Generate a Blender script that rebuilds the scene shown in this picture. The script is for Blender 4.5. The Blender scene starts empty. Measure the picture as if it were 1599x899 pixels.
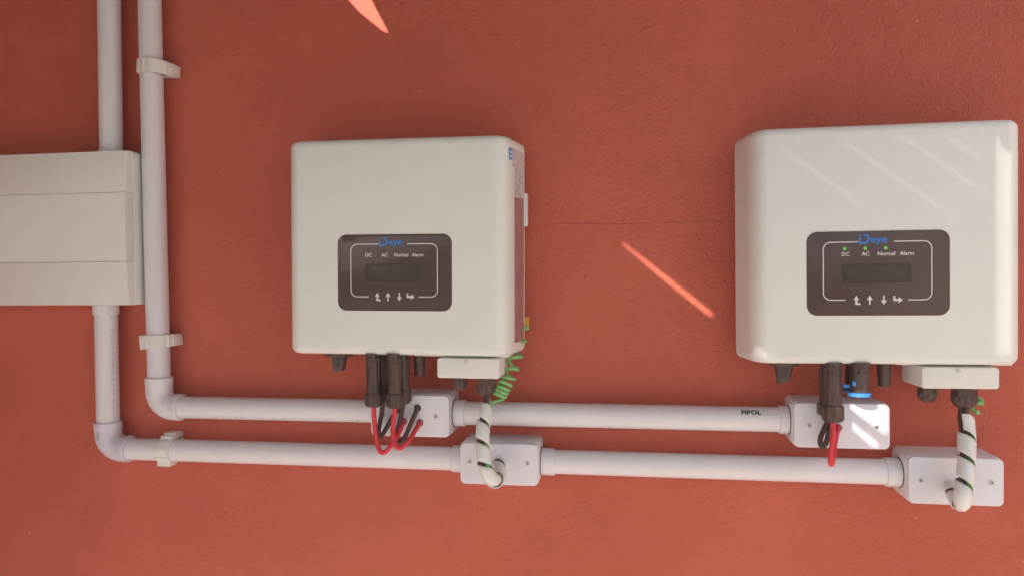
import bpy, bmesh, math, random
from mathutils import Vector, Matrix
from mathutils.geometry import delaunay_2d_cdt
random.seed(4)
R = math.radians
scene = bpy.context.scene
COL = scene.collection

# ------------------------------------------------------------------ camera
FPX, YAW, PITCH, ROLL = 1161.2, 0.15751, -0.01833, -0.00921
CAM = Vector((0.40549, -0.91481, -0.03313))
fw = Vector((-math.sin(YAW)*math.cos(PITCH), math.cos(YAW)*math.cos(PITCH), math.sin(PITCH)))
r0 = Vector((math.cos(YAW), math.sin(YAW), 0)); u0 = r0.cross(fw)
rt = r0*math.cos(ROLL) + u0*math.sin(ROLL); up = -r0*math.sin(ROLL) + u0*math.cos(ROLL)
cam_d = bpy.data.cameras.new('camera'); cam = bpy.data.objects.new('camera', cam_d); COL.objects.link(cam)
cam_d.sensor_width = 36; cam_d.sensor_fit = 'HORIZONTAL'; cam_d.lens = FPX/1599*36
cam_d.clip_start = 0.02; cam_d.clip_end = 2000
cam.matrix_world = Matrix(((rt.x, up.x, -fw.x, CAM.x), (rt.y, up.y, -fw.y, CAM.y), (rt.z, up.z, -fw.z, CAM.z), (0, 0, 0, 1)))
scene.camera = cam

def at(u, v, y):
    """point of the plane Y=y (measured from the red wall at Y=0) seen at photo pixel u, v"""
    d = fw + rt*((u-799.5)/FPX) + up*((449.5-v)/FPX)
    t = (y-CAM.y)/d.y
    return CAM + d*t

# ------------------------------------------------------------------ light
SUN = Vector((-0.42, -0.80, 0.43)).normalized()          # towards the sun
ELEV = math.asin(SUN.z); AZ = math.atan2(SUN.x, SUN.y)
world = bpy.data.worlds.new('World'); scene.world = world; world.use_nodes = True
nt = world.node_tree; nt.nodes.clear()
wo = nt.nodes.new('ShaderNodeOutputWorld'); bg = nt.nodes.new('ShaderNodeBackground'); sk = nt.nodes.new('ShaderNodeTexSky')
sk.sky_type = 'NISHITA'; sk.sun_disc = False; sk.sun_elevation = ELEV; sk.sun_rotation = AZ
bg.inputs['Strength'].default_value = 0.125
nt.links.new(sk.outputs[0], bg.inputs[0]); nt.links.new(bg.outputs[0], wo.inputs[0])
sd = bpy.data.lights.new('sun', 'SUN'); so = bpy.data.objects.new('sun', sd); COL.objects.link(so)
sd.energy = 5.0; sd.angle = R(0.25); sd.color = (1.0, 0.95, 0.87)
so.rotation_euler = SUN.to_track_quat('Z', 'Y').to_euler()
scene.view_settings.view_transform = 'Standard'; scene.view_settings.look = 'None'
scene.view_settings.gamma = 1; scene.view_settings.use_curve_mapping = False
scene.view_settings.exposure = 1.38

# ------------------------------------------------------------------ materials
def mat(name, col, rough=0.5, spec=0.5, bump=0.0, bscale=300, var=0.0, vscale=12, metal=0, coat=0.0, emit=None, sss=0.0):
    m = bpy.data.materials.new(name); m.use_nodes = True
    n = m.node_tree; b = n.nodes['Principled BSDF']
    b.inputs['Roughness'].default_value = rough; b.inputs['Metallic'].default_value = metal
    b.inputs['Specular IOR Level'].default_value = spec; b.inputs['Coat Weight'].default_value = coat
    b.inputs['Coat Roughness'].default_value = 0.06
    tc = n.nodes.new('ShaderNodeNewGeometry')
    no = n.nodes.new('ShaderNodeTexNoise'); no.inputs['Scale'].default_value = vscale; no.inputs['Detail'].default_value = 5
    n.links.new(tc.outputs['Position'], no.inputs['Vector'])
    mx = n.nodes.new('ShaderNodeMix'); mx.data_type = 'RGBA'
    mx.inputs[6].default_value = tuple(c*(1-var) for c in col)+(1,)
    mx.inputs[7].default_value = tuple(min(1, c*(1+var)) for c in col)+(1,)
    n.links.new(no.outputs[0], mx.inputs[0]); n.links.new(mx.outputs[2], b.inputs['Base Color'])
    if bump > 0:
        n2 = n.nodes.new('ShaderNodeTexNoise'); n2.inputs['Scale'].default_value = bscale; n2.inputs['Detail'].default_value = 4
        n.links.new(tc.outputs['Position'], n2.inputs['Vector'])
        bp = n.nodes.new('ShaderNodeBump'); bp.inputs['Strength'].default_value = bump; bp.inputs['Distance'].default_value = 0.001
        n.links.new(n2.outputs[0], bp.inputs['Height']); n.links.new(bp.outputs[0], b.inputs['Normal'])
    if emit:
        b.inputs['Emission Color'].default_value = emit[0]+(1,); b.inputs['Emission Strength'].default_value = emit[1]
    if sss: b.inputs['Subsurface Weight'].default_value = sss; b.inputs['Subsurface Radius'].default_value = (.004, .003, .002)
    return m

M = {
 'enamel': mat('white_enamel', (.80, .80, .77), .36, .5, .14, 1300, .03, 9),
 'enamel2': mat('white_enamel_cover', (.78, .76, .72), .4, .5, .06, 900, .02),
 'pvc': mat('white_pvc', (.76, .72, .76), .36, .5, .08, 420, .06, 30),
 'pvc_lilac': mat('lilac_pvc', (.67, .62, .70), .38, .5, .05, 500, .05, 40),
 'box': mat('pale_grey_abs', (.74, .71, .77), .42, .5, .10, 700, .02),
 'cream': mat('cream_abs', (.80, .77, .73), .4, .5, .06, 600, .03, 6),
 'clip': mat('cream_clip', (.79, .76, .73), .45, .5, .05, 500, .03),
 'black': mat('black_plastic', (.092, .050, .043), .35, .5, .12, 600, .15, 60),  # black lifted to brown, the glare veil is put into the colour
 'rubber': mat('black_rubber', (.095, .052, .045), .5, .4, 0, 300, .15, 60),  # rubber black lifted for the same glare veil
 'red': mat('red_cable', (.70, .035, .05), .42, .5, .05, 700, .06, 60),
 'green': mat('green_cable', (.24, .50, .17), .4, .5, 0, 300, .08, 90),
 'brown': mat('brown_cable', (.09, .045, .035), .45),
 'wrap': mat('milky_spiral_wrap', (.82, .81, .80), .38, .5, .05, 300, .03, 40, sss=.15),
 'steel': mat('steel_screw', (.55, .53, .5), .35, .5, 0, 300, .1, 300, metal=1),
 'slot': mat('screw_slot', (.05, .045, .04), .6),
 'blue': mat('blue_cap', (.05, .25, .68), .4),
 'bluepr': mat('blue_print', (.03, .30, .62), .4),
 'logo': mat('logo_blue', (.015, .22, .70), .35),
 'print': mat('white_print', (.74, .70, .68), .45),
 'lcd': mat('lcd_window', (.070, .056, .043), .3, .3, 0, 300, .2, 30),
 'lcdf': mat('lcd_frame', (.066, .041, .037), .35, .3),
 'ledg': mat('led_green', (.16, .50, .08), .3, emit=((.25, .9, .12), .06)),
 'ledoff': mat('led_off', (.11, .075, .07), .3),
 'yellow': mat('yellow_tag', (.75, .42, .03), .5),
 'grey': mat('grey_print', (.30, .27, .26), .6),
 'stk': mat('white_sticker', (.74, .70, .72), .35),
 'bounce_white': mat('bounce_white', (.80, .78, .72), .8, .3, .2, 60, .06, 4),  # surface of the added wall that bounces sun from the right
 'bounce_pale': mat('pale_reflector', (.80, .76, .70), .6, .4, .1, 60, .06, 4),  # surface of the added slab that bounces sun upwards
 'ground': mat('concrete', (.30, .27, .22), .85, .3, .3, 30, .15, 2),
 'roof': mat('roof_sheet', (.12, .10, .09), .6, .4, .1, 20, .15, 3),
}

def film_material():
    """dark glossy front film, its protective foil slightly wavy"""
    m = mat('dark_film', (.086, .048, .043), .35, .3, 0, 300, .12, 20, coat=.4)  # base tone lifted to carry glare and reflection
    n = m.node_tree; b = n.nodes['Principled BSDF']; b.inputs['Coat Roughness'].default_value = .05
    g = n.nodes.new('ShaderNodeNewGeometry'); mp = n.nodes.new('ShaderNodeMapping')
    mp.inputs['Scale'].default_value = (60, 1, 9)
    no = n.nodes.new('ShaderNodeTexNoise'); no.inputs['Scale'].default_value = 1.0; no.inputs['Detail'].default_value = 2
    no.inputs['Distortion'].default_value = 1.2
    bp = n.nodes.new('ShaderNodeBump'); bp.inputs['Strength'].default_value = .35; bp.inputs['Distance'].default_value = .0012
    n.links.new(g.outputs['Position'], mp.inputs[0]); n.links.new(mp.outputs[0], no.inputs['Vector'])
    n.links.new(no.outputs[0], bp.inputs['Height']); n.links.new(bp.outputs[0], b.inputs['Coat Normal'])
    return m
M['film'] = film_material()

def label_material(name, base, ink, sx, sz, thr):
    """sticker with small illegible rows of print"""
    m = bpy.data.materials.new(name); m.use_nodes = True
    n = m.node_tree; b = n.nodes['Principled BSDF']; b.inputs['Roughness'].default_value = .38
    g = n.nodes.new('ShaderNodeNewGeometry'); mp = n.nodes.new('ShaderNodeMapping')
    mp.inputs['Scale'].default_value = (sx, sx, sz)
    vo = n.nodes.new('ShaderNodeTexNoise'); vo.inputs['Scale'].default_value = 1; vo.inputs['Detail'].default_value = 3
    sp = n.nodes.new('ShaderNodeSeparateXYZ')
    wv = n.nodes.new('ShaderNodeMath'); wv.operation = 'MULTIPLY'; wv.inputs[1].default_value = 2200
    sn = n.nodes.new('ShaderNodeMath'); sn.operation = 'SINE'
    gt = n.nodes.new('ShaderNodeMath'); gt.operation = 'GREATER_THAN'; gt.inputs[1].default_value = .1
    g2 = n.nodes.new('ShaderNodeMath'); g2.operation = 'GREATER_THAN'; g2.inputs[1].default_value = thr
    mu = n.nodes.new('ShaderNodeMath'); mu.operation = 'MULTIPLY'
    mx = n.nodes.new('ShaderNodeMix'); mx.data_type = 'RGBA'; mx.inputs[6].default_value = base+(1,); mx.inputs[7].default_value = ink+(1,)
    L = n.links.new
    L(g.outputs['Position'], mp.inputs[0]); L(mp.outputs[0], vo.inputs['Vector']); L(vo.outputs[0], g2.inputs[0])
    L(g.outputs['Position'], sp.inputs[0]); L(sp.outputs['Z'], wv.inputs[0]); L(wv.outputs[0], sn.inputs[0]); L(sn.outputs[0], gt.inputs[0])
    L(gt.outputs[0], mu.inputs[0]); L(g2.outputs[0], mu.inputs[1]); L(mu.outputs[0], mx.inputs[0]); L(mx.outputs[2], b.inputs['Base Color'])
    return m
M['stk_print'] = label_material('white_sticker_printed', (.72, .68, .70), (.34, .29, .32), 500, 150, .48)
M['stk_red'] = label_material('maroon_rating_label', (.46, .24, .245), (.28, .12, .13), 420, 60, .45)

def wall_material():
    m = bpy.data.materials.new('terracotta_painted_render'); m.use_nodes = True
    n = m.node_tree; b = n.nodes['Principled BSDF']; L = n.links.new
    b.inputs['Roughness'].default_value = .62; b.inputs['Specular IOR Level'].default_value = .35
    g = n.nodes.new('ShaderNodeNewGeometry'); P = g.outputs['Position']
    def noise(sc, det=5, rough=.55, dist=0, vec=P):
        k = n.nodes.new('ShaderNodeTexNoise'); k.inputs['Scale'].default_value = sc; k.inputs['Detail'].default_value = det
        k.inputs['Roughness'].default_value = rough; k.inputs['Distortion'].default_value = dist; L(vec, k.inputs['Vector']); return k.outputs[0]
    def math_(op, a, c=None, clamp=False):
        k = n.nodes.new('ShaderNodeMath'); k.operation = op; k.use_clamp = clamp
        for i, x in enumerate((a, c)):
            if x is None: continue
            if isinstance(x, (int, float)): k.inputs[i].default_value = x
            else: L(x, k.inputs[i])
        return k.outputs[0]
    def ramp(x, a, c):
        k = n.nodes.new('ShaderNodeMapRange'); k.inputs[1].default_value = a; k.inputs[2].default_value = c; L(x, k.inputs[0]); return k.outputs[0]
    def mix(f, a, c):
        k = n.nodes.new('ShaderNodeMix'); k.data_type = 'RGBA'; L(f, k.inputs[0])
        for i, x in ((6, a), (7, c)):
            if isinstance(x, tuple): k.inputs[i].default_value = x
            else: L(x, k.inputs[i])
        return k.outputs[2]
    blotch = ramp(noise(1.4, 5, .6, .6), .38, .66)
    c1 = mix(ramp(noise(3.2, 6, .65), .3, .7), (.535, .110, .066, 1), (.645, .145, .088, 1))
    c1 = mix(math_('MULTIPLY', blotch, .28), c1, (.45, .085, .053, 1))
    c2 = mix(math_('MULTIPLY', ramp(noise(38, 6, .7), .5, .75), .35), c1, (.47, .096, .057, 1))
    # rare pale specks and chips in the paint
    vo = n.nodes.new('ShaderNodeTexVoronoi'); vo.inputs['Scale'].default_value = 26; L(P, vo.inputs['Vector'])
    spk = math_('LESS_THAN', vo.outputs['Distance'], .035)
    rare = math_('GREATER_THAN', n_sep(n, vo.outputs['Color']), .90)
    spk = math_('MULTIPLY', spk, rare)
    c3 = mix(math_('MULTIPLY', spk, .7), c2, (.70, .42, .34, 1))
    # hairline horizontal joint crossing the wall between the two units
    sp = n.nodes.new('ShaderNodeSeparateXYZ'); L(P, sp.inputs[0])
    zc = at(985, 348, 0).z
    dz = math_('ABSOLUTE', math_('ADD', math_('SUBTRACT', sp.outputs['Z'], zc), math_('MULTIPLY', math_('SUBTRACT', noise(22, 4), .5), .006)))
    line = math_('SUBTRACT', 1, ramp(dz, .0002, .0011), True)
    xm = math_('MULTIPLY', ramp(sp.outputs['X'], at(800, 348, 0).x, at(880, 348, 0).x), math_('GREATER_THAN', .62, sp.outputs['X']))
    line = math_('MULTIPLY', line, math_('MULTIPLY', xm, ramp(noise(9, 3), .32, .55)))
    c4 = mix(math_('MULTIPLY', line, .3), c3, (.17, .03, .02, 1))
    L(c4, b.inputs['Base Color'])
    # relief: rolled paint over render
    rough_m = math_('ADD', .25, math_('MULTIPLY', ramp(math_('ADD', noise(2.6, 4, .6), math_('MULTIPLY', sp.outputs['X'], .22)), .42, .78), 1.0))
    h = math_('MULTIPLY', math_('MULTIPLY', noise(300, 4, .6), .75), rough_m)
    h = math_('ADD', h, math_('MULTIPLY', math_('MULTIPLY', noise(110, 5, .6, .4), 1.1), rough_m))
    h = math_('ADD', h, math_('MULTIPLY', ramp(noise(30, 5, .55, .8), .58, .85), .55))
    h = math_('ADD', h, math_('MULTIPLY', noise(6, 3), 1.2))
    # drag marks of the trowel
    mp = n.nodes.new('ShaderNodeMapping'); mp.inputs['Rotation'].default_value = (0, R(28), 0); mp.inputs['Scale'].default_value = (12, 1, 75); L(P, mp.inputs[0])
    h = math_('ADD', h, math_('MULTIPLY', ramp(noise(1, 4, .6, .8, mp.outputs[0]), .66, .90), .45))
    h = math_('SUBTRACT', h, math_('MULTIPLY', line, .22))
    bp = n.nodes.new('ShaderNodeBump'); bp.inputs['Strength'].default_value = .9; bp.inputs['Distance'].default_value = .0030
    L(h, bp.inputs['Height']); L(bp.outputs[0], b.inputs['Normal'])
    return m
def n_sep(n, col):
    k = n.nodes.new('ShaderNodeSeparateColor'); n.links.new(col, k.inputs[0]); return k.outputs[0]
M['wall'] = wall_material()

# ------------------------------------------------------------------ object helpers
def wloc(o):
    v = Vector(o.location)
    while o.parent: o = o.parent; v += o.location
    return v
def tag(o, label=None, cat=None, group=None, kind=None):
    for k, v in (('label', label), ('category', cat), ('group', group), ('kind', kind)):
        if v: o[k] = v
    return o
def thing(name, loc, label, cat, group=None):
    o = bpy.data.objects.new(name, None); COL.objects.link(o); o.location = loc; o.empty_display_size = .02
    return tag(o, label, cat, group)
def obj(name, bm, m, parent=None, angle=35):
    me = bpy.data.meshes.new(name)
    if parent: bmesh.ops.translate(bm, verts=bm.verts, vec=-wloc(parent))
    bmesh.ops.recalc_face_normals(bm, faces=bm.faces)
    bm.to_mesh(me); bm.free()
    for p in me.polygons: p.use_smooth = True
    me.set_sharp_from_angle(angle=R(angle))
    o = bpy.data.objects.new(name, me); COL.objects.link(o)
    me.materials.append(M[m] if isinstance(m, str) else m)
    if parent: o.parent = parent
    return o

# ------------------------------------------------------------------ shape helpers
def grid(bm, rows, close_u=False, cap0=False, cap1=False):
    vs = [[bm.verts.new(p) for p in r] for r in rows]
    n = len(rows[0])
    for a, b in zip(vs, vs[1:]):
        for i in range(n if close_u else n-1):
            j = (i+1) % n
            bm.faces.new((a[i], a[j], b[j], b[i]))
    if cap0: bm.faces.new(vs[0])
    if cap1: bm.faces.new(vs[-1])
    return vs
def lathe(bm, base, axis, prof, seg=28):
    """prof: (distance along axis, radius)"""
    axis = Vector(axis).normalized(); t = axis.orthogonal().normalized(); b = axis.cross(t)
    rows = []
    for d, r in prof:
        rows.append([Vector(base)+axis*d+(t*math.cos(2*math.pi*k/seg)+b*math.sin(2*math.pi*k/seg))*max(r, 1e-5) for k in range(seg)])
    grid(bm, rows, True, True, True); return bm
def catmull(pts, n=10):
    pts = [Vector(p) for p in pts]; P = [pts[0]*2-pts[1]]+pts+[pts[-1]*2-pts[-2]]; out = []
    for i in range(1, len(P)-2):
        a, b, c, d = P[i-1:i+3]
        for k in range(n):
            t = k/n
            out.append(.5*((2*b)+(c-a)*t+(2*a-5*b+4*c-d)*t*t+(3*b-a-3*c+d)*t*t*t))
    out.append(pts[-1]); return out
def frames(path):
    T = []
    for i in range(len(path)):
        T.append((path[min(i+1, len(path)-1)]-path[max(i-1, 0)]).normalized())
    n = T[0].orthogonal().normalized(); F = []
    for t in T:
        n = (n-t*n.dot(t)).normalized(); F.append((t, n, t.cross(n)))
    return F
def tube(bm, path, r, seg=14, caps=True):
    path = [Vector(p) for p in path]; F = frames(path); rows = []
    for i, (p, (t, n, b)) in enumerate(zip(path, F)):
        rr = r[i] if isinstance(r, (list, tuple)) else r
        rows.append([p+(n*math.cos(2*math.pi*k/seg)+b*math.sin(2*math.pi*k/seg))*rr for k in range(seg)])
    grid(bm, rows, True, caps, caps); return bm
def rrect(x0, x1, z0, z1, r, n=6):
    r = min(r, (x1-x0)/2-1e-5, (z1-z0)/2-1e-5); pts = []
    for cx, cz, a0 in ((x1-r, z0+r, -90), (x1-r, z1-r, 0), (x0+r, z1-r, 90), (x0+r, z0+r, 180)):
        for k in range(n+1):
            a = R(a0+90*k/n); pts.append((cx+r*math.cos(a), cz+r*math.sin(a)))
    return pts
def slab(bm, x0, x1, z0, z1, yb, yf, r=.004, e=.001, draft=0.0, n=6):
    """rounded plate standing off the wall: back at y=-yb, front at y=-yf, soft front edge e"""
    rows = []
    lev = [(yb, 0)] + [(yf-e+e*math.sin(R(a)), e*(1-math.cos(R(a)))) for a in (0, 30, 60, 90)]
    for y, i in lev:
        d = i+draft*(y-yb)
        rows.append([(x, -y, z) for x, z in rrect(x0+d, x1-d, z0+d, z1-d, max(r-i, .0003), n)])
    grid(bm, rows, True, True, True); return bm
def bar(bm, p0, p1):
    x0, y0, z0 = (min(a, b) for a, b in zip(p0, p1)); x1, y1, z1 = (max(a, b) for a, b in zip(p0, p1))
    v = [bm.verts.new(c) for c in ((x0, y0, z0), (x1, y0, z0), (x1, y1, z0), (x0, y1, z0), (x0, y0, z1), (x1, y0, z1), (x1, y1, z1), (x0, y1, z1))]
    for f in ((0, 3, 2, 1), (4, 5, 6, 7), (0, 1, 5, 4), (1, 2, 6, 5), (2, 3, 7, 6), (3, 0, 4, 7)): bm.faces.new([v[i] for i in f])
    return bm
def softbar(bm, p0, p1, bev=.0008):
    b2 = bmesh.new(); bar(b2, p0, p1)
    bmesh.ops.bevel(b2, geom=b2.edges[:], offset=bev, segments=2, affect='EDGES', profile=.5)
    me = bpy.data.meshes.new('t'); b2.to_mesh(me); b2.free(); bm.from_mesh(me); bpy.data.meshes.remove(me); return bm
def text_bm(s, size, x, y, z, bold=0.0, align='CENTER', rot=0, sx=1.0):
    cu = bpy.data.curves.new('t', 'FONT'); cu.body = s; cu.size = size; cu.align_x = align; cu.offset = bold; cu.extrude = .00006
    cu.resolution_u = 3
    o = bpy.data.objects.new('t', cu); COL.objects.link(o)
    me = bpy.data.meshes.new_from_object(o.evaluated_get(bpy.context.evaluated_depsgraph_get()))
    bpy.data.objects.remove(o); bpy.data.curves.remove(cu)
    bm = bmesh.new(); bm.from_mesh(me); bpy.data.meshes.remove(me)
    mw = Matrix.Translation((x, y, z)) @ Matrix.Rotation(R(90), 4, 'X') @ Matrix.Rotation(R(rot), 4, 'Z') @ Matrix.Diagonal((sx, 1, 1, 1))
    bmesh.ops.transform(bm, matrix=mw, verts=bm.verts); return bm
def poly(bm, pts, y, th=.00012):
    """flat printed shape facing the viewer, pts in x, z"""
    f = [bm.verts.new((x, y, z)) for x, z in pts]; b = [bm.verts.new((x, y+th, z)) for x, z in pts]
    bm.faces.new(f); n = len(pts)
    for i in range(n): bm.faces.new((f[i], b[i], b[(i+1) % n], f[(i+1) % n]))
    return bm

# ------------------------------------------------------------------ setting
bm = bmesh.new()
v = [bm.verts.new(p) for p in ((-.94, 0, -1.4), (2.6, 0, -1.4), (2.6, 0, .9), (-.94, 0, .9))]; bm.faces.new(v)
tag(obj('wall', bm, 'wall'), 'terracotta red painted rendered wall behind everything', None, None, 'structure')
bm = bmesh.new(); v = [bm.verts.new(p) for p in ((-14, -14, -.82), (14, -14, -.82), (14, .2, -.82), (-14, .2, -.82))]; bm.faces.new(v)
tag(obj('ground', bm, 'ground'), 'pale concrete ground below the wall', None, None, 'structure')
bm = bmesh.new(); bar(bm, (-4, -1.5, -1.0), (4, -.001, -.64))  # unseen slab added to throw sunlight up onto the lower wall
tag(obj('reflector', bm, 'bounce_pale'), 'pale unseen terrace floor at the foot of the wall', None, None, 'structure')
bm = bmesh.new(); bar(bm, (-1.10, -.95, -1.4), (-.94, .1, .615))  # unseen wall added only to darken the left
tag(obj('left_blocker', bm, 'wall'), 'unseen terracotta wall added to darken the left side', None, None, 'structure')

bm = bmesh.new(); bar(bm, (-5.0, -6.2, -1.4), (1.4, -6.0, .3))  # unseen wall added to cut frontal sky light and fill panel reflections
tag(obj('front_blocker', bm, 'ground'), 'low unseen wall added to block the low sky in front of the inverters', None, None, 'structure')

bm = bmesh.new(); bar(bm, (1.55, -2.2, -1.1), (1.75, 0, .75))  # unseen white wall added as a reflector for the right side
tag(obj('right_reflector', bm, 'bounce_white'), 'unseen white wall added to bounce sun from the right', None, None, 'structure')

# unseen porch roof sheet added for shade, gaps cut to place the sun slivers
VEIL = .12  # density of the added glare volume
ROOF_Z = .62
def shadow_hole(pix, y):
    out = []
    for u, w, *yy in pix:
        p = at(u, w, yy[0] if yy else y); t = (ROOF_Z-p.z)/SUN.z; q = p+SUN*t; out.append((q.x, q.y))
    return out
D = 0.08506
holes = [shadow_hole(*a) for a in (
    ([(970, 379), (974, 379.5), (1050, 438.5), (1112, 488), (1115, 493), (1107, 493), (1036, 436)], 0),
    ([(526, -20), (570, -20), (588, 16), (604, 46), (606, 52), (598, 49), (562, 20)], 0),
    *[([(1176-5*k, 537+3*k), (1204-5*k, 557.5), (1203-5*k, 557.5), (1176-5*k, 537.9+3*k)], -D) for k in range(3)],
    ([(1324, 632), (1384, 632), (1384, 677)], -.05),
    ([(1317, 654), (1323, 655), (1374, 696), (1364, 696)], -.05),
    *[([(u, 250-1.6*(1580-u)+10*(k % 2), y), (u+.8, 251-1.6*(1580-u), y), (u+1.3, 556, y), (u+.5, 556, y)], -D) for k, (u, y) in enumerate(((1558, -D), (1564, -D), (1569, -.083), (1574, -.080), (1578, -.075)))],
)]
holes += [shadow_hole([(a, b), (c, d), (c, d+.26), (a, b+.26)], -D) for a, b, c, d in ((1215, 230, 1345, 318), (1310, 216, 1500, 345), (1410, 212, 1552, 311), (1470, 205, 1554, 264))]
outer = [(-2.6, .05), (-2.6, -2.2), (.92, -2.2), (.92, .05)]
verts = []; edges = []
for pl in [outer]+holes:
    k = len(verts); verts += [Vector(p) for p in pl]; edges += [(k+i, k+(i+1) % len(pl)) for i in range(len(pl))]
rv, re, rf, *_ = delaunay_2d_cdt(verts, edges, [], 1, 1e-7)
def inside(p, pl):
    c = False
    for i in range(len(pl)):
        (x1, y1), (x2, y2) = pl[i], pl[i-1]
        if (y1 > p[1]) != (y2 > p[1]) and p[0] < (x2-x1)*(p[1]-y1)/(y2-y1)+x1: c = not c
    return c
bm = bmesh.new(); bv = [bm.verts.new((p.x, p.y, ROOF_Z)) for p in rv]
for f in rf:
    c = sum((rv[i] for i in f), Vector((0, 0)))/len(f)
    if not any(inside(c, h) for h in holes): bm.faces.new([bv[i] for i in f])
tag(obj('shade_roof', bm, 'roof'), 'unseen porch roof sheet added for shade, its gaps cut to place slivers of sun', None, None, 'structure')

# ------------------------------------------------------------------ conduit pipes
PY, PR = -0.0221, 0.0143
ZU, ZL, XV = -0.20298, -0.25983, -0.20836
XL = at(167, 560, PY).x; XT = at(171.5, 120, PY).x
PA = (1, 0, 0)
def pipe(a, b, label, r=PR, m='pvc'):
    bm = bmesh.new(); a = Vector(a); b = Vector(b); d = b-a
    lathe(bm, a, d, [(0, r-.0015), (0, r), (d.length, r), (d.length, r-.0015)], 40)
    t = thing('conduit_pipe', (a+b)/2, label, 'pipe', 'white conduit pipes on the wall')
    obj('tube', bm, m, t); return t
xe1 = at(262, 636, PY).x; xe2 = at(208, 706, PY).x            # where the elbows end
ZB_T = at(210, 236, -.03).z; ZB_B = at(150, 476, -.03).z      # distribution box top and bottom
pipe((XT, PY, ZB_T-.01), (XT+.002, PY, .6), 'white vertical conduit pipe rising from the top of the distribution box')
p2 = pipe((XV, PY, at(245, 600, PY).z), (XV-.006, PY, .6), 'long white vertical conduit pipe running down beside the distribution box')
p1 = pipe((XL, PY, at(166, 665, PY).z), (XL, PY, ZB_B+.004), 'short white vertical conduit pipe below the distribution box')
p3 = pipe((at(262, 636, PY).x, PY, ZU), (at(585, 640, PY).x, PY, ZU), 'upper horizontal conduit pipe left of the box with red and black cables')
p4 = pipe((at(705, 640, PY).x, PY, ZU), (at(1240, 654, PY).x, PY, ZU), 'upper horizontal conduit pipe with printed lettering leading to the right junction boxes')
p5 = pipe((at(190, 706, PY).x, PY, ZL), (at(722, 712, PY).x, PY, ZL), 'lower horizontal conduit pipe left of the lower middle junction box')
p6 = pipe((at(842, 712, PY).x, PY, ZL), (at(1404, 736, PY).x, PY, ZL), 'lower horizontal conduit pipe right of the lower middle junction box')
# print on the pipes, laid on the round surface
def on_pipe_text(s, size, x, z0, ang, parent, align='LEFT', bold=.0003, m='grey', name='printed_lettering', sx=1.0):
    bm = text_bm(s, size, 0, 0, 0, bold, align, 0, sx)
    bmesh.ops.triangulate(bm, faces=bm.faces[:]); bmesh.ops.subdivide_edges(bm, edges=bm.edges[:], cuts=3)
    for v in bm.verts:
        a = R(ang)+v.co.z/PR
        v.co = Vector((x+v.co.x, PY-(PR+.00025)*math.cos(a), z0+(PR+.00025)*math.sin(a)))
    return obj(name, bm, m, parent)
on_pipe_text('FIPOL', .0078, at(1155, 640, PY).x, ZU, 31, p4, bold=.0003, m='slot', sx=1.12)
def dashes(parent, along, fixed, ang, a0, a1, vertical=False, step=.006):
    bm = bmesh.new(); x = a0
    while x < a1:
        l = random.uniform(.0015, .005)
        if random.random() < .8:
            pts = []
            for da in (-.05, .05):
                a = R(ang)+da*random.uniform(.5, 1)
                pts.append((a, x)); pts.append((a, x+l))
            q = []
            for a, s in (pts[0], pts[1], pts[3], pts[2]):
                c, sn = (PR+.0001)*math.cos(a), (PR+.0001)*math.sin(a)
                q.append(bm.verts.new((fixed+sn, PY-c, s) if vertical else (s, PY-c, fixed+sn)))
            bm.faces.new(q)
        x += l+random.uniform(.001, step)
    return tag(obj('printed_marks', bm, 'print_faint', parent), None, None, None, 'stuff')
M['print_faint'] = mat('faint_grey_print', (.50, .46, .45), .6)
dashes(p1, None, XL, 64, at(166, 655, PY).z, at(166, 495, PY).z, True)
dashes(p3, None, ZU, -42, at(285, 640, PY).x, at(570, 640, PY).x)
dashes(p4, None, ZU, 32, at(1188, 640, PY).x, at(1212, 640, PY).x, step=.002)

def elbow(cx, cz, x_end, z_end, label, m):
    """corner fitting joining a pipe from above to a pipe to the right; centre lines cross at cx, cz"""
    rc = .021; R1 = PR*1.17
    t = thing('pipe_elbow', (cx, PY, cz), label, 'pipe elbow', 'conduit elbows')
    path = [Vector((cx, PY, z_end)), Vector((cx, PY, cz+rc))]
    for k in range(1, 12):
        a = R(180+90*k/12); path.append(Vector((cx+rc+rc*math.cos(a), PY, cz+rc+rc*math.sin(a))))
    path += [Vector((cx+rc, PY, cz)), Vector((x_end, PY, cz))]
    bm = bmesh.new(); tube(bm, path, R1, 36)
    obj('bend', bm, m, t)
    for nm, c, ax in (('socket_rim', Vector((cx, PY, z_end)), (0, 0, -1)), ('socket_rim', Vector((x_end, PY, cz)), (-1, 0, 0))):
        bm = bmesh.new(); lathe(bm, c-Vector(ax)*.0006, ax, [(0, R1-.0012), (0, R1+.0002), (.0006, R1+.0007), (.009, R1+.0006), (.011, R1-.0001)], 36); obj(nm, bm, m, t)
    return t
elbow(XV, ZU, at(284, 636, PY).x, at(245, 589, PY).z, 'white corner elbow of the upper conduit run', 'pvc')
e2 = elbow(XL, ZL, at(203, 706, PY).x, at(166, 658, PY).z, 'lilac tinted corner elbow of the lower conduit run below the distribution box', 'pvc_lilac')
bm = bmesh.new()
for k in range(5):
    z = at(162, 669+3.2*k, PY).z
    for j in range(2):
        w = random.uniform(.001, .002); x = XL-.0045+.0022*j
        y = PY-math.sqrt((PR*1.17+.0002)**2-(x-XL)**2)
        q = [bm.verts.new(c) for c in ((x, y, z), (x+w, y-.0001, z), (x+w, y-.0001, z+.0016), (x, y, z+.0016))]; bm.faces.new(q)
tag(obj('stamped_mark', bm, 'grey', e2), None, None, None, 'stuff')

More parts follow.
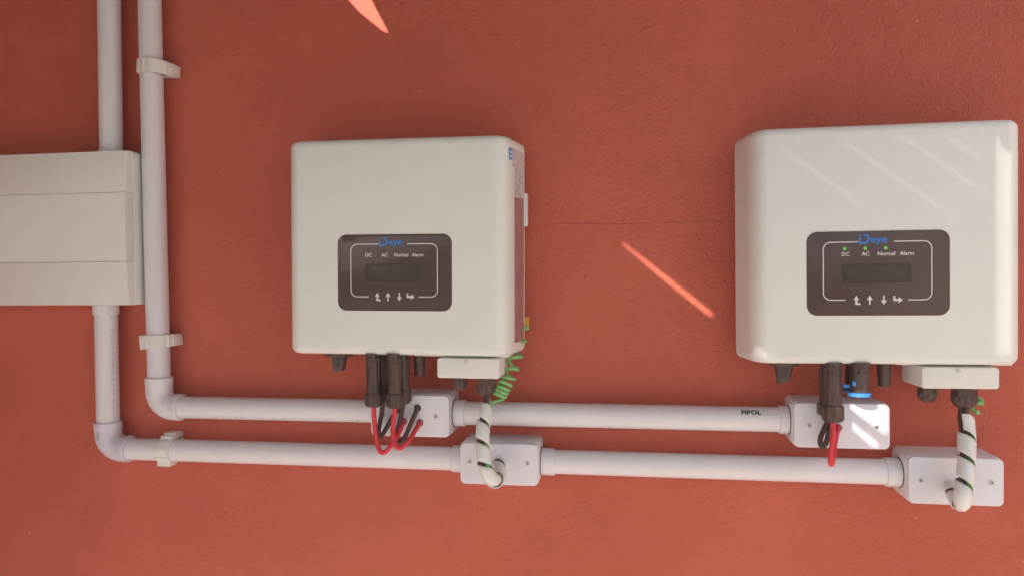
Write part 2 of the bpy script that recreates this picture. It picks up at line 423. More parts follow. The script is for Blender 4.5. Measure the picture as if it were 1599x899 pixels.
# ------------------------------------------------------------------ pipe clips
def clip(c, vertical, label, tilt, flip=1):
    """saddle clip: C-shaped band over the pipe with a ribbed foot on one side"""
    t = thing('pipe_clip', c, label, 'pipe clip', 'pipe clips')
    w = .0085; r1 = PR+.0003; r2 = PR+.0030
    bm = bmesh.new(); rows = []
    n = 30; a0, a1 = R(-212), R(32)
    for s in range(n+1):
        a = a0+(a1-a0)*s/n; ca, sa = math.cos(a), math.sin(a)
        rows.append([Vector((rr*ca, rr*sa, zz)) for rr, zz in ((r1, -w), (r2-.0004, -w), (r2, -w+.0004), (r2, w-.0004), (r2-.0004, w), (r1, w))])
    grid(bm, rows, True, True, True)
    parts = [('band', bm)]
    bm = bmesh.new()
    for a in (-150, -115, -78):        # raised ribs on the band
        ca, sa = math.cos(R(a)), math.sin(R(a)); tx, ty = -sa, ca; h = .0022
        pts = [(r2*ca*.98-tx*h, r2*sa*.98-ty*h), ((r2+.0011)*ca-tx*h*.7, (r2+.0011)*sa-ty*h*.7), ((r2+.0011)*ca+tx*h*.7, (r2+.0011)*sa+ty*h*.7), (r2*ca*.98+tx*h, r2*sa*.98+ty*h)]
        grid(bm, [[Vector((x, y, zz)) for x, y in pts] for zz in (-w, w)], True, True, True)
    parts.append(('rib', bm))
    bm = bmesh.new(); softbar(bm, (r1+.0004, -.006, -w+.0004), (r2+.0022, .0205, w-.0004)); parts.append(('lock_lug', bm))
    bm = bmesh.new(); softbar(bm, (r2+.0018, .001, -w+.001), (r2+.0048, .0208, w-.001)); parts.append(('foot', bm))
    bm = bmesh.new(); softbar(bm, (-r2-.0016, -r2*.72, -w-.0009), (-r2*.42, .004, w+.0007), .001); parts.append(('catch', bm))
    bm = bmesh.new(); softbar(bm, (-.012, .0145, -w+.0005), (.014, .0212, w-.0005)); parts.append(('base', bm))
    for nm, b in parts:
        if vertical: mw = Matrix.Identity(4)
        else: mw = Matrix.Rotation(R(-90), 4, 'Y')                     # pipe axis z -> x, foot turned upwards
        if not vertical: pass
        bmesh.ops.transform(b, matrix=Matrix.Translation(c) @ mw, verts=b.verts)
        obj(nm, b, 'clip', t, 40)
    t.rotation_euler = tilt
    return t
clip(at(243, 107, PY), True, 'cream pipe clip high on the long vertical conduit', (0, R(4), 0))
clip(at(247, 532, PY), True, 'cream pipe clip low on the long vertical conduit above its elbow', (0, R(-3), 0))
clip(Vector((at(264, 706, PY).x, PY, ZL)), False, 'cream ribbed pipe clip on the lower horizontal conduit', (0, 0, 0))

# ------------------------------------------------------------------ distribution box at the left edge
BD = .055
xr = at(197, 380, -BD).x
bt = at(190, 234.5, -BD).z; bb = at(190, 475.5, -BD).z
d1 = at(190, 300, -BD).z; d2 = at(190, 408.5, -BD).z
xl = xr-.36
t = thing('distribution_box', (xr-.18, 0, bb), 'wide cream plastic distribution box with flush door at the left edge', 'electrical box')
bm = bmesh.new(); slab(bm, xl-.002, xr+.002, bb-.001, bt+.001, .0, .041, .005, .001); obj('base', bm, 'cream', t)
def facia(z0, z1, sag0=0., sag1=0.):
    bm = bmesh.new(); rows = []
    n = 10
    for k in range(n+1):
        f = k/n; z = z0+(z1-z0)*f; s = sag0*(1-f)**2+sag1*f**2
        rows.append([(xl, -.0405, z), (xl, -(BD-s)+.002, z), (xl+.002, -(BD-s), z), (xr-.003, -(BD-s), z), (xr-.0015, -(BD-s)+.0005, z), (xr, -(BD-s)+.0025, z), (xr, -.0405, z)])
    grid(bm, rows, True, True, True); return bm
obj('upper_cover', facia(d1+.0003, bt, 0, .0045), 'cream', t, 50)
obj('lower_cover', facia(bb, d2-.0003, .002, 0), 'cream', t, 50)
bm = bmesh.new(); slab(bm, xl+.004, xr-.0012, d2, d1, .042, BD-.0006, .0012, .0008); dr = obj('door', bm, 'cream', t)
bm = bmesh.new(); bar(bm, (xr-.0010, -BD+.0025, d2), (xr, -.042, d1)); obj('door_jamb', bm, 'cream', t)
# coupling where the short pipe enters the box from below
bm = bmesh.new(); zt = bb+.0005; zb_ = at(168, 491, PY).z
lathe(bm, (XL, PY, zt), (0, 0, -1), [(0, PR*1.12), (zt-zb_-.0006, PR*1.12), (zt-zb_, PR*1.09), (zt-zb_, PR*.98)], 36)
obj('pipe_coupling', bm, 'pvc', t)
bm = bmesh.new(); lathe(bm, (XT, PY, bt-.0005), (0, 0, 1), [(0, PR*1.12), (.0055, PR*1.12), (.006, PR*1.09), (.006, PR*.98)], 36); obj('pipe_coupling', bm, 'pvc', t)

# ------------------------------------------------------------------ junction boxes
JD = .05
def junction_box(x0, x1, z0, z1, zp, left, right, label, screws, screw_y=0.0, marks=None, roll=0):
    c = Vector(((x0+x1)/2, 0, (z0+z1)/2))
    t = thing('junction_box', c, label, 'junction box', 'white junction boxes on the conduit')
    bm = bmesh.new(); slab(bm, x0-.0006, x1+.0006, z0-.0006, z1+.0006, 0, JD-.0072, .0065, .0004); obj('body', bm, 'box', t)
    bm = bmesh.new(); slab(bm, x0, x1, z0, z1, JD-.0076, JD, .006, .0011); lid = obj('lid', bm, 'box', t)
    for f in screws:
        sx = x0+(x1-x0)*f; sz = (z0+z1)/2+screw_y
        bm = bmesh.new(); lathe(bm, (sx, -JD-.0001, sz), (0, -1, 0), [(0, .0036), (.0002, .0036), (.0004, .0031), (.0002, .0027)], 20); obj('screw_seat', bm, 'box', lid)
        bm = bmesh.new(); lathe(bm, (sx, -JD-.0002, sz), (0, -1, 0), [(0, .0026), (.0005, .0024), (.0009, .0014), (.001, .0002)], 18); obj('screw', bm, 'steel', lid)
        bm = bmesh.new(); a = random.uniform(0, 1.5)
        for k in (0, 1):
            dx, dz = math.cos(a+k*1.57), math.sin(a+k*1.57); w = .00032; l = .0015
            poly(bm, [(sx+dx*l-dz*w, sz+dz*l+dx*w), (sx-dx*l-dz*w, sz-dz*l+dx*w), (sx-dx*l+dz*w, sz-dz*l-dx*w), (sx+dx*l+dz*w, sz+dz*l-dx*w)], -JD-.00125-.0001*k)
        obj('screw_slot', bm, 'slot', lid)
    if marks:
        bm = bmesh.new(); mx, mz = x0+(x1-x0)*marks[0], z0+(z1-z0)*marks[1]
        for k in range(3):
            bar(bm, (mx-.003+.003*k, -JD-.0003, mz), (mx-.0022+.003*k, -JD+.0005, mz+.009))
        for k in range(7):
            a = R(30+50*k); bar(bm, (mx+.0026*math.cos(a)-.0004, -JD-.0003, mz-.006+.0026*math.sin(a)-.0004), (mx+.0026*math.cos(a)+.0004, -JD+.0005, mz-.006+.0026*math.sin(a)+.0004))
        tag(obj('embossed_mark', bm, 'box', lid), None, None, None, 'stuff')
    for side, ln in ((-1, left), (1, right)):
        if not ln: continue
        xe = x0 if side < 0 else x1
        bm = bmesh.new(); r = PR*1.13
        lathe(bm, (xe-side*.001, PY, zp), (side, 0, 0), [(0, r*.97), (.0025, r*.97), (.0025, r), (ln-.0006, r), (ln, r-.0007), (ln, PR*.98)], 36); obj('pipe_socket', bm, 'pvc', t)
        bm = bmesh.new(); lathe(bm, (xe+side*.0004, PY, zp), (side, 0, 0), [(0, r*.98), (0, r+.0007), (.0009, r+.0007), (.0009, r*.98)], 36); obj('gasket', bm, 'slot', t)
    return t, lid
def fb(l, tp, rgt, bt_):
    m = ((l+rgt)/2, (tp+bt_)/2)
    return at(l, m[1], -JD).x, at(rgt, m[1], -JD).x, at(m[0], bt_, -JD).z, at(m[0], tp, -JD).z
x0, x1, z0, z1 = fb(579, 616.5, 701, 681)
jb1, lid1 = junction_box(x0, x1, z0, z1, ZU, at(572, 640, PY).x and .008, at(729, 640, PY).x-x1, 'upper left junction box pierced by the red and black cables', [.165, .835], 0)
x0, x1, z0, z1 = fb(718.5, 692, 840, 756.5)
jb2, lid2 = junction_box(x0, x1, z0, z1, ZL, x0-at(706, 712, PY).x, at(868, 716, PY).x-x1, 'lower middle junction box fed by the curved white spiral hose', [.125, .87], .002, (.77, .5))
x0, x1, z0, z1 = fb(1240, 629.5, 1390, 699.5)
jb3, lid3 = junction_box(x0, x1, z0, z1, ZU, x0-at(1214, 653, PY).x, 0, 'upper right junction box crossed by a sunlit diagonal band', [.155, .86], 0, (.72, .52))
x0, x1, z0, z1 = fb(1419, 714, 1568, 788)
jb4, lid4 = junction_box(x0, x1, z0, z1, ZL, x0-at(1379, 736, PY).x, 0, 'lower right junction box fed by the straight white spiral hose', [.125, .87], 0, (.74, .5))
def cable_hole(lid, u, v, r=.0043):
    p = at(u, v, -JD); bm = bmesh.new()
    lathe(bm, (p.x, -JD+.0002, p.z), (0, -1, 0), [(0, r), (.0004, r), (.0004, r*.9)], 20); obj('cable_hole', bm, 'slot', lid)

# ------------------------------------------------------------------ inverters
IW, IH, YB = .2855, .25134, .020
SIDE = .0068                                   # the sides of the cover flare outwards towards the wall
FL = math.hypot(SIDE, .060-YB)                 # flat of the side, from the back edge to the start of the rounding
def iprof(ins, n=12):
    """plan of the cover, from back left round the front to back right (x from 0 to IW, y), shrunk by ins"""
    a, b, c = Vector((SIDE, -.060)), Vector((.0105, -D)), Vector((.027, -D))
    left = [(ins, -YB), (ins+SIDE/2, -(YB+.060)/2)]
    for k in range(n+1):
        t = k/n; p = a*(1-t)**2+b*2*t*(1-t)+c*t*t; left.append((p.x+ins, p.y+ins*t))
    return left+[(IW-x, y) for x, y in reversed(left)]
def patch(s0, s1, z0, z1, off=.0002, n=10):
    """sheet laid on the right side of the cover; s measured forward from the back right edge along the plan"""
    pr = [Vector((x, y)) for x, y in reversed(iprof(0))]
    def pos(s):
        for a, b in zip(pr, pr[1:]):
            l = (b-a).length
            if s <= l: d = (b-a)/l; nrm = Vector((-d.y, d.x)); return a+d*s, (nrm if nrm.x+(-nrm.y) > 0 else -nrm)
            s -= l
    bm = bmesh.new(); rows = []
    for z in (z0, z1):
        row = []
        for k in range(n+1):
            p, nn = pos(s0+(s1-s0)*k/n); q = p+nn*off; row.append((q.x, q.y, z))
        rows.append(row)
    grid(bm, rows); return bm
def shift(bm, x, z): bmesh.ops.translate(bm, verts=bm.verts, vec=(x, 0, z)); return bm

def inverter(x0, zc, tilt, label, lit, panel):
    t = thing('solar_inverter', (x0+IW/2, 0, zc), label, 'inverter', 'white solar inverters')
    zt, zb = zc+IH/2, zc-IH/2
    rr = .009; rows = []
    lev = [(zb+rr*(1-math.sin(R(a))), rr*(1-math.cos(R(a)))) for a in (90, 70, 50, 35, 20, 0)] + [(zt-rr*(1-math.sin(R(a))), rr*(1-math.cos(R(a)))) for a in (0, 20, 35, 50, 70, 90)]
    for z, ins in lev: rows.append([(x0+x, y, z) for x, y in iprof(ins*.75)])
    bm = bmesh.new(); vs = grid(bm, rows, False, True, True)
    bm.faces.new([r[0] for r in vs]+[r[-1] for r in reversed(vs)])
    obj('cover', bm, 'enamel', t, 50)
    bm = bmesh.new(); softbar(bm, (x0+.006, -YB+.0003, zb+.006), (x0+IW-.004, -.010, zt-.008), .001); obj('chassis', bm, 'enamel2', t)
    bm = bmesh.new(); softbar(bm, (x0+.01, -.0102, zc-.07), (x0+IW-.012, -.001, zc+.068), .0008); br = obj('wall_bracket', bm, 'enamel2', t)
    bm = bmesh.new(); softbar(bm, (x0+IW-.008, -.0185, zc+.026), (x0+IW+.0032, -.0105, zc+.066), .0008); obj('bracket_tab', bm, 'enamel2', t)
    bm = bmesh.new(); softbar(bm, (x0+.16, -.066, zb-.0024), (x0+IW-.012, -.012, zb+.0002), .0006); obj('bottom_lip', bm, 'enamel2', t)
    # front film
    pl, prr, pt, pb = (at(panel[0], 425, -D).x-x0, at(panel[1], 425, -D).x-x0, .0142, -.0741)
    y = -D-.0006
    bm = bmesh.new(); slab(bm, x0+pl, x0+prr, zc+pb, zc+pt, D-.0005, D+.0006, .0105, .0003); f = obj('display_panel', bm, 'film', t)
    pw, ph = prr-pl, pt-pb
    X = lambda a: x0+pl+pw*a
    Z = lambda a: zc+pt-ph*a
    # rounded frame line with a gap at the top (logo) and at the bottom (keys)
    def arc_line(flip):
        fx0, fx1, fz0, fz1, r = (.118, .876, .815, .128, .0075)
        pts = []
        if flip == 0: pts = [(X(.365), Z(fz1))]; cx, e = X(fx0), 1; end = X(.275)
        else: pts = [(X(.615), Z(fz1))]; cx, e = X(fx1), -1; end = X(.715)
        for k in range(9):
            a = R(90+90*k/8); pts.append((cx+e*(r+r*math.cos(a)), Z(fz1)-r+r*math.sin(a)))
        for k in range(9):
            a = R(180+90*k/8); pts.append((cx+e*(r+r*math.cos(a)), Z(fz0)+r+r*math.sin(a)))
        pts.append((end, Z(fz0))); return pts
    for fl in (0, 1):
        bm = bmesh.new(); pts = [Vector(p) for p in arc_line(fl)]; rows = []
        for i, p in enumerate(pts):
            d = (pts[min(i+1, len(pts)-1)]-pts[max(i-1, 0)]).normalized(); nn = Vector((-d.y, d.x))*.00055
            rows.append([(p.x+nn.x, y-.0001, p.y+nn.y), (p.x-nn.x, y-.0001, p.y-nn.y)])
        grid(bm, rows); obj('frame_line', bm, 'print', f)
    # logo: open D with a swoosh and three round letters
    bm = text_bm('eye', .0105, X(.449), y-.00022, Z(.115)-.0022, .00018, 'LEFT', 0, 1.16)
    cx, cz, ro, ri = X(.418), Z(.095), .0058, .0038
    a = [(cx-.0018+ro*math.cos(R(k)), cz+ro*.92*math.sin(R(k))) for k in range(-90, 101, 12)]
    b = [(cx-.0018+ri*math.cos(R(k)), cz+ri*.86*math.sin(R(k))) for k in range(-90, 101, 12)]
    a = [(cx-.0068, cz-ro*.92)]+a; b = [(cx-.0048, cz-ri*.86)]+b
    rows = [[(p[0], y-.0002, p[1]), (q[0], y-.0002, q[1])] for p, q in zip(a, b)]
    rows.insert(0, [(cx-.0068, y-.0002, cz+.0012), (cx-.0048, y-.0002, cz+.0012)]); grid(bm, rows)
    lathe(bm, (cx-.0054, y-.00005, cz+.0036), (0, -1, 0), [(0, .0011), (.0001, .0011)], 12)
    obj('logo', bm, 'logo', f)
    for s, a in (('DC', .276), ('AC', .418), ('Normal', .563), ('Alarm', .706)):
        obj('caption', text_bm(s, .0056, X(a), y-.00015, Z(.292), .0001, 'CENTER', 0, 1.0), 'print', f)
    for k, a in enumerate((.27, .415, .558)):
        bm = bmesh.new(); lathe(bm, (X(a), y+.0001, Z(.205)), (0, -1, 0), [(0, .0019), (.0003, .0018), (.0006, .001), (.0007, .0001)], 16)
        o = obj('indicator_light', bm, 'ledg' if lit else 'ledoff', f)
        if lit: o['label'] = 'lit green indicator light'
    bm = bmesh.new(); slab(bm, X(.25), X(.735), Z(.615), Z(.385), D+.0001, D+.00085, .0015, .0001); lf = obj('display_frame', bm, 'lcdf', f)
    bm = bmesh.new(); slab(bm, X(.285), X(.70), Z(.585), Z(.42), D+.0002, D+.00095, .0004, .0001); obj('display_window', bm, 'lcd', lf)
    # four keys
    u_ = ph*.028
    def key(cx, cz, kind):
        A = {'up': [(-.3, -2), (.3, -2), (.3, .1), (1.2, .1), (0, 2), (-1.2, .1), (-.3, .1)],
             'ret': [(-.45, -2), (1.6, -2), (1.6, -1.2), (.45, -1.2), (.45, .1), (1.1, .1), (0, 2), (-1.2, .1), (-.45, .1)],
             'ent': [(-1.8, 1.7), (-1.0, 1.7), (-1.0, .45), (.3, .45), (.3, 1.3), (2.0, 0), (.3, -1.3), (.3, -.45), (-1.8, -.45)]}
        p = A['up' if kind == 'down' else kind]; s = -1 if kind == 'down' else 1
        bm = bmesh.new(); poly(bm, [(cx+a*u_, cz+b*u_*s) for a, b in p], y-.00014); obj('key_symbol', bm, 'print', f)
        bm = bmesh.new(); bar(bm, (cx-u_*3.2, y-.0001, cz-u_*2.4), (cx-u_*3.05, y, cz+u_*2.4)); obj('key_divider', bm, 'ledoff', f)
    for a, k in ((.352, 'ret'), (.446, 'up'), (.545, 'down'), (.642, 'ent')): key(X(a), Z(.815), k)
    # stickers on the right side
    fl = FL
    o = obj('rating_label', shift(patch(.004, fl-.002, -.112, .058), x0, zc), 'stk_red', t)
    o['label'] = 'maroon printed rating label on the right side'
    o = obj('white_label', shift(patch(.0015, fl-.002, .0585, .092), x0, zc), 'stk_print', t)
    o = obj('white_label', shift(patch(.0015, fl+.005, .0925, .113), x0, zc), 'stk_print', t)
    o = obj('blue_label', shift(patch(fl+.0055, fl+.0145, .099, .1125), x0, zc), 'bluepr', t)
    bm = patch(fl+.0080, fl+.0122, .1015, .1045, .0004); b2 = patch(fl+.0080, fl+.0122, .1065, .1090, .0004)
    me = bpy.data.meshes.new('t'); b2.to_mesh(me); b2.free(); bm.from_mesh(me)
    obj('emblem', shift(bm, x0, zc), 'stk', o)
    t.rotation_euler = (0, R(tilt), 0)
    return t
XR, ZR = .52439, -.00553
invL = inverter(-.0062, 0, .45, 'white solar inverter in shade in the middle with unlit indicators', False, (528, 706))
invR = inverter(.5265, ZR, -.15, 'white solar inverter at the right with lit green indicators', True, (1259.5, 1483))

def terminal_cover(t, l, r, b, zb, lab):
    """box under the inverter with a screw; pixels of its front face"""
    yf = .080; x0, x1 = at(l, b, -yf).x, at(r, b, -yf).x; z0 = at((l+r)/2, b, -yf).z
    bm = bmesh.new(); slab(bm, x0, x1, z0, zb-.0022, .024, yf, .0035, .0016, .012); c = obj('terminal_cover', bm, 'enamel2', t)
    p = Vector(((x0+x1)/2-.002, -yf, zb-.0062))
    bm = bmesh.new(); lathe(bm, p, (0, -1, 0), [(0, .0026), (.0005, .0026), (.0009, .0016), (.001, .0002)], 16); obj('screw', bm, 'steel', c)
    return x0, x1, z0
tcl = terminal_cover(invL, 683, 782, 590.5, -IH/2, 'L')
tcr = terminal_cover(invR, 1438, 1561.5, 608, ZR-IH/2, 'R')

def gland(t, u, v, z, s, y=-.052):
    x = at(u, v, y).x; bm = bmesh.new()
    lathe(bm, (x, y, z+.0005), (0, 0, -1), [(0, .0096*s), (.003, .0096*s), (.0032, .0108*s), (.0095*s, .0112*s)], 6)
    h = obj('gland_nut', bm, 'black', t, 20)
    bm = bmesh.new(); lathe(bm, (x, y, z-.0085*s), (0, 0, -1), [(0, .0105*s), (.004*s, .0105*s), (.008*s, .0098*s), (.0105*s, .0080*s), (.0118*s, .0062*s), (.0118*s, .004*s)], 32)
    obj('gland_cap', bm, 'black', t)
    bm = bmesh.new()
    for k in range(14):
        a = 2*math.pi*k/14; ca, sa = math.cos(a), math.sin(a); r = .0104*s
        p = [(x+r*ca-sa*.0009, y+r*sa+ca*.0009), (x+(r+.0008)*ca, y+(r+.0008)*sa), (x+r*ca+sa*.0009, y+r*sa-ca*.0009)]
        grid(bm, [[(q[0], q[1], z-.0088*s) for q in p], [(q[0], q[1], z-.0150*s) for q in p]], True, True, True)
    obj('gland_rib', bm, 'black', t)
    return x
gland(invL, 720, 600, tcl[2], .80); gxl = gland(invL, 761, 600, tcl[2], 1.10)
gland(invR, 1447, 618, tcr[2], .86); gxr = gland(invR, 1505, 618, tcr[2], 1.16)

def knob(t, u, v, zb, label=None):
    y = -.055; x = at(u, v, y).x
    bm = bmesh.new(); lathe(bm, (x, y, zb+.0012), (0, 0, -1), [(0, .0165), (.004, .0172), (.0058, .0165), (.0066, .0125)], 36); k = obj('switch_knob', bm, 'black', t)
    bm = bmesh.new(); rows = []
    for d, wx, wy in ((.005, .0098, .0045), (.008, .0094, .0045), (.022, .0072, .0040), (.0245, .0066, .0036)):
        sl = .0018 if d > .02 else 0
        rows.append([(x+sx*wx, y+sy*wy, zb-d+(sl if sx > 0 else -sl*.2)) for sx, sy in ((-1, -.4), (-.8, -1), (.8, -1), (1, -.4), (1, .4), (.8, 1), (-.8, 1), (-1, .4))])
    grid(bm, rows, True, True, True); obj('knob_grip', bm, 'black', k, 30)
    bm = bmesh.new(); bar(bm, (x-.0003, y-.0060, zb-.018), (x+.0003, y-.004, zb-.008)); obj('knob_pointer', bm, 'ledoff', k)
knob(invL, 531, 568, -IH/2); knob(invR, 1223, 585, ZR-IH/2)
def port(t, u, v, zb, w, y=-.05):
    x = at(u, v, y).x; bm = bmesh.new()
    lathe(bm, (x, y, zb+.0012), (0, 0, -1), [(0, w*1.5), (.004, w*1.5), (.0045, w), (.012, w*.98), (.014, w*.9), (.0150, w*.97), (.024, w*.86), (.0285, w*.84), (.0290, w*.7)], 28)
    obj('signal_port', bm, 'black', t)
port(invL, 656.5, 575, -IH/2, .0073); port(invR, 1380, 590, ZR-IH/2, .0074)

# ------------------------------------------------------------------ plug-in solar cables
def socket(t, x, y, zb, s=1.0, ln=.012):
    bm = bmesh.new(); lathe(bm, (x, y, zb+.001), (0, 0, -1), [(0, .0098*s), (.003, .0098*s), (.0034, .0082*s), (ln, .0082*s)], 28); k = obj('cable_socket', bm, 'black', t)
    bm = bmesh.new(); bar(bm, (x-.0022*s, y-.0100*s, zb-ln+.001), (x+.0022*s, y-.0076*s, zb-.003)); obj('socket_catch', bm, 'black', k)
def plug_parts(t, x, y, ztop, znut, zend, s=1.0, m='black'):
    """cable connector: ridged body, pinched shoulder and ribbed nut"""
    bm = bmesh.new(); L_ = ztop-znut
    lathe(bm, (x, y, ztop), (0, 0, -1), [(0, .0080*s), (.0005, .0086*s), (L_*.25, .0088*s), (L_*.55, .0092*s), (L_*.9, .0096*s), (L_, .0092*s)], 28)
    b = obj('connector_body', bm, m, t)
    for sx in (-1, 1):
        bm = bmesh.new(); softbar(bm, (x+sx*.0078*s-.0016, y-.0026, ztop-L_*.55), (x+sx*.0078*s+.0016, y+.0026, ztop+.004), .0006); obj('latch', bm, m, b)
    bm = bmesh.new()
    poly(bm, [(x-.0036*s, znut+.0006), (x+.0036*s, znut+.0006), (x+.0026*s, znut+.0085), (x+.0016*s, znut+.0105), (x-.0016*s, znut+.0105), (x-.0026*s, znut+.0085)], y-.0106*s, .003); obj('thumb_pad', bm, m, b)
    bm = bmesh.new(); L2 = znut-zend
    lathe(bm, (x, y, znut), (0, 0, -1), [(0, .0098*s), (.0012, .0108*s), (L2*.75, .0112*s), (L2*.92, .0105*s), (L2, .0085*s), (L2, .003)], 30); nt_ = obj('connector_nut', bm, m, t)
    bm = bmesh.new()
    for k in range(10):
        a = 2*math.pi*k/10+.2; ca, sa = math.cos(a), math.sin(a); r = .0110*s
        p = [(x+r*ca-sa*.0016, y+r*sa+ca*.0016), (x+(r+.0009)*ca-sa*.0010, y+(r+.0009)*sa+ca*.0010), (x+(r+.0009)*ca+sa*.0010, y+(r+.0009)*sa-ca*.0010), (x+r*ca+sa*.0016, y+r*sa-ca*.0016)]
        grid(bm, [[(q[0], q[1], znut-.0016) for q in p], [(q[0], q[1], zend+L2*.14) for q in p]], True, True, True)
    obj('nut_rib', bm, m, nt_)
def solar_cable(inv, zb, u, y, vnut, vend, path, colour, label, lid, hole, s=1.0, wr=.0028):
    c = at(u, vend, y); x = c.x
    socket(inv, x, y, zb, s)
    t = thing('solar_cable', (x, y, c.z), label, 'cable', 'red and black plug-in cables')
    plug_parts(t, x, y, zb-.0085, at(u, vnut, y).z, c.z, s)
    pts = [Vector((x, y, c.z+.004)), Vector((x, y, c.z-.001))]+[at(*p) for p in path]+[at(hole[0], hole[1], -JD-.003), at(hole[0], hole[1], -JD+.002)]
    bm = bmesh.new(); tube(bm, catmull(pts, 10), wr, 14); obj('wire', bm, colour, t)
    cable_hole(lid, *hole)
zbL, zbR = -IH/2, ZR-IH/2
YF, YK = -.077, -.0595
solar_cable(invL, zbL, 583.5, YF, 612, 634, [(586, 672, -.078), (592, 701, -.082), (601, 705, -.083), (614, 690, -.078), (624, 672, -.066)], 'red', 'red cable on the leftmost plug under the middle inverter, hanging lowest', lid1, (630, 657), .86)
solar_cable(invL, zbL, 617, YF-.003, 613, 636, [(614, 665, -.082), (615, 688, -.087), (623, 699, -.088), (636, 690, -.082), (648, 672, -.066)], 'red', 'red cable entering its box at the lower right hole', lid1, (655.5, 659), .86)
solar_cable(invL, zbL, 598, YK, 607, 628, [(595, 650, -.058), (591, 672, -.066), (593, 681, -.068), (599, 675, -.066), (612, 652, -.058)], 'rubber', 'black cable making a narrow V between the two red loops', lid1, (619, 640), .86)
solar_cable(invL, zbL, 629.5, YK, 607, 629, [(626, 650, -.058), (619.5, 678, -.066), (623.5, 690, -.068), (632, 682, -.066), (645, 653, -.058)], 'rubber', 'black cable entering the upper right hole of its box', lid1, (652, 636), .86)
solar_cable(invR, zbR, 1300.5, YF, 631, 657.5, [(1301, 680, -.078), (1297, 712, -.080), (1298, 724, -.078), (1301, 715, -.073), (1304, 690, -.062)], 'red', 'red cable hanging as a narrow loop under the right inverter', lid3, (1308.5, 667), .96)
solar_cable(invR, zbR, 1293, YK, 628, 648, [(1291, 660, -.056), (1281, 684, -.064), (1284, 697, -.068), (1291, 688, -.068), (1296, 668, -.060)], 'rubber', 'black cable making a small loop under the right inverter', lid3, (1300, 656), .96)
# unused sockets of the right inverter, closed by blue caps
for u, y, v1, lab in ((1341.5, YF, 612, 'front blue dust cap on the unused socket under the right inverter'), (1334, YK, 606, 'rear blue dust cap half hidden behind the front one')):
    p = at(u, v1, y)
    socket(invR, p.x, y, zbR, 1.12, .011)
    bm = bmesh.new(); lathe(bm, (p.x, y, zbR-.008), (0, 0, -1), [(0, .0086), (.001, .0098), (zbR-.008-p.z-.001, .0098), (zbR-.008-p.z, .009)], 28); obj('socket_sleeve', bm, 'black', invR)
    t = thing('dust_cap', (p.x, y, p.z), lab, 'dust cap', 'blue dust caps')
    bm = bmesh.new(); lathe(bm, (p.x, y, p.z+.0006), (0, 0, -1), [(0, .0105), (.0006, .0116), (.0036, .0116), (.0044, .0108), (.0046, .006)], 30); obj('rim', bm, 'blue', t)
    if y == YF:
        bm = bmesh.new(); softbar(bm, (p.x-.0162, y-.002, p.z+.005), (p.x-.0094, y+.002, p.z+.0085), .0005); obj('pull_tab', bm, 'blue', t)
        bm = bmesh.new(); softbar(bm, (p.x-.0088, y-.0094, p.z+.008), (p.x-.0055, y-.005, p.z+.013), .0004); obj('catch', bm, 'blue', t)

# ------------------------------------------------------------------ spiral wrapped hoses
def spiral_hose(path_px, x_g, z_g, label, pitch, r, wires):
    pts = [at(*p) for p in path_px]
    t = thing('spiral_hose', pts[-1], label, 'cable hose', 'white spiral wrapped cable hoses')
    path = catmull(pts, 24)
    F = frames(path); S = [0]
    for a, b in zip(path, path[1:]): S.append(S[-1]+(b-a).length)
    def pos(s):
        s = min(max(s, 0), S[-1]-1e-6)
        for i in range(len(S)-1):
            if S[i+1] >= s:
                f = (s-S[i])/(S[i+1]-S[i]); p = path[i].lerp(path[i+1], f)
                n = F[i][1].lerp(F[i+1][1], f).normalized(); b = F[i][2].lerp(F[i+1][2], f).normalized(); return p, n, b
    bm = bmesh.new(); rows = []; turns = S[-1]/pitch; seg = 26; N = int(turns*seg)
    for k in range(N+1):
        th = 2*math.pi*k/seg; s0 = k/seg*pitch-.15*pitch; row = []
        for j in range(6):
            s = s0+pitch*.81*j/5; p, n, b = pos(s)
            rr = r*(1+.05*(1 if j == 0 else .02*j))*(1+.015*math.sin(th*.37))
            row.append(p+(n*math.cos(th)-b*math.sin(th))*rr)
        rows.append(row)
    grid(bm, rows)
    o = obj('spiral_wrap', bm, 'wrap', t, 60)
    md = o.modifiers.new('thickness', 'SOLIDIFY'); md.thickness = .0011; md.offset = -1
    for k, (m, a) in enumerate(wires):
        wp = [Vector((x_g+math.cos(R(a))*.0022, -.052+math.sin(R(a))*.0022, z_g)), ]
        for s in range(0, 41):
            p, n, b = pos(S[-1]*s/40); aa = R(a)+s*.05; wp.append(p+(n*math.cos(aa)+b*math.sin(aa))*r*.45)
        bm = bmesh.new(); tube(bm, catmull(wp, 3), r*.36, 10); obj('inner_wire', bm, m, t)
    return t
W3 = [('green', 200), ('rubber', 320), ('brown', 80)]
spiral_hose([(760, 634, -.060), (755, 660, -.073), (753.5, 692, -.085), (756, 720, -.093), (763, 741, -.096), (772, 750, -.090), (779.5, 745, -.078), (779, 728, -.062), (777.5, 722, -.048)], gxl, tcl[2]-.012, 'curved white spiral wrapped hose from the middle inverter into the lower middle box', .0245, .0081, W3)
spiral_hose([(1506.5, 650, -.058), (1509, 672, -.066), (1509.5, 705, -.078), (1507, 745, -.090), (1504, 774, -.097), (1500, 785, -.092), (1494, 777, -.078), (1488, 764, -.062), (1486, 759, -.048)], gxr, tcr[2]-.012, 'straight white spiral wrapped hose from the right inverter into the lower right box', .0262, .0086, W3)

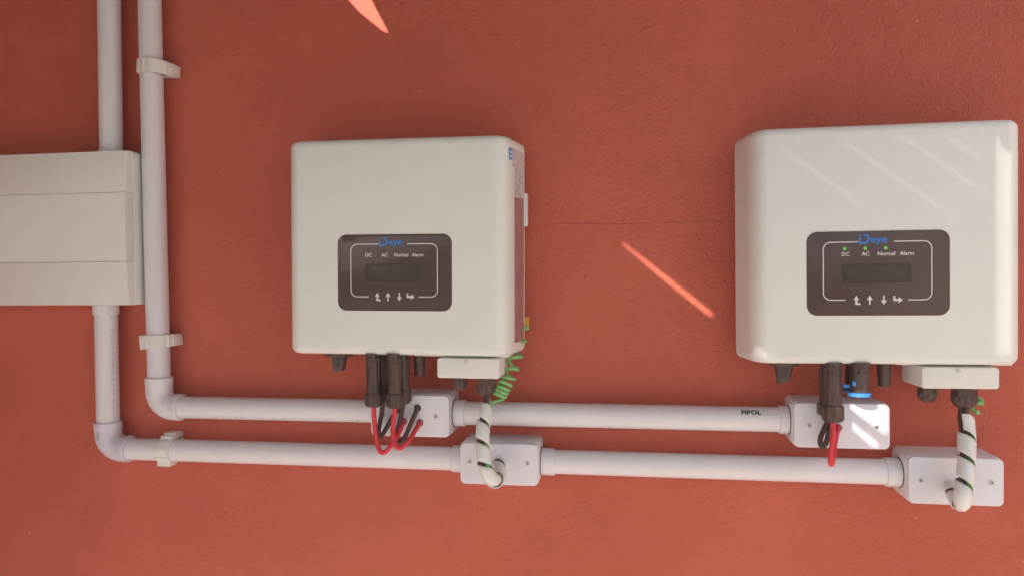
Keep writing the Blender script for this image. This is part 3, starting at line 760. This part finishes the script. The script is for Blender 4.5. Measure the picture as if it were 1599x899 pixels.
# ------------------------------------------------------------------ green coiled earth wires
def coil(axis_px, turns, rad, label, wr=.0021, lead=()):
    ax = catmull([at(*p) for p in axis_px], 30); F = frames(ax); n = len(ax)-1; N = 22*sum(t for t in turns)
    pts = []
    per = len(turns); tot = 0
    for k in range(int(N)+1):
        th = k/22                                   # turns so far
        acc = 0; f = 0
        for i, t in enumerate(turns):
            if th <= acc+t or i == per-1: f = (i+(th-acc)/t)/per; break
            acc += t
        f = min(max(f, 0), .9999); i = int(f*n); fr = f*n-i
        p = ax[i].lerp(ax[min(i+1, n)], fr); _, nn, bb_ = F[i]
        rr = rad*(1-.15*f)
        pts.append(p+(nn*math.cos(2*math.pi*th)+bb_*math.sin(2*math.pi*th))*rr)
    t = thing('earth_wire', ax[0], label, 'wire')
    bm = bmesh.new(); tube(bm, [at(*p) for p in lead]+pts, wr, 10); obj('coil', bm, 'green', t); return t
g1 = coil([(779, 619, -.052), (786, 605, -.050), (793, 592, -.046), (800, 575, -.040), (805, 556, -.034), (812, 532, -.026), (819, 512, -.018)], [2.8, 1.8, 1.2, 1.0, 1.0, 1.0], .0074, 'green coiled earth wire hanging at the lower right of the middle inverter', lead=[(763, 640, -.062), (768, 628, -.056)])
p = at(822, 503, -.016); bm = bmesh.new(); softbar(bm, (p.x-.0045, p.y-.001, p.z-.0065), (p.x+.0032, p.y+.001, p.z+.0065), .0004); tg = obj('cable_tag', bm, 'yellow', g1)
coil([(1522, 622, -.034), (1526, 629, -.030), (1522, 640, -.036)], [.8, .8], .0048, 'small loop of green earth wire behind the large gland of the right inverter', .0024, lead=[(1506, 615, -.034)])

# ------------------------------------------------------------------ thin added volume standing in for lens glare
bm = bmesh.new(); bar(bm, (-15, -15, -2.2), (15, 1.0, 1.6))
hm = bpy.data.materials.new('glare_veil'); hm.use_nodes = True; hn = hm.node_tree; hn.nodes.clear()
ho = hn.nodes.new('ShaderNodeOutputMaterial'); hv = hn.nodes.new('ShaderNodeVolumePrincipled')
hv.inputs['Density'].default_value = VEIL; hv.inputs['Color'].default_value = (.95, .92, .9, 1)
hn.links.new(hv.outputs[0], ho.inputs['Volume'])
tag(obj('veil', bm, hm), 'faint haze added in place of lens glare', None, None, 'stuff')
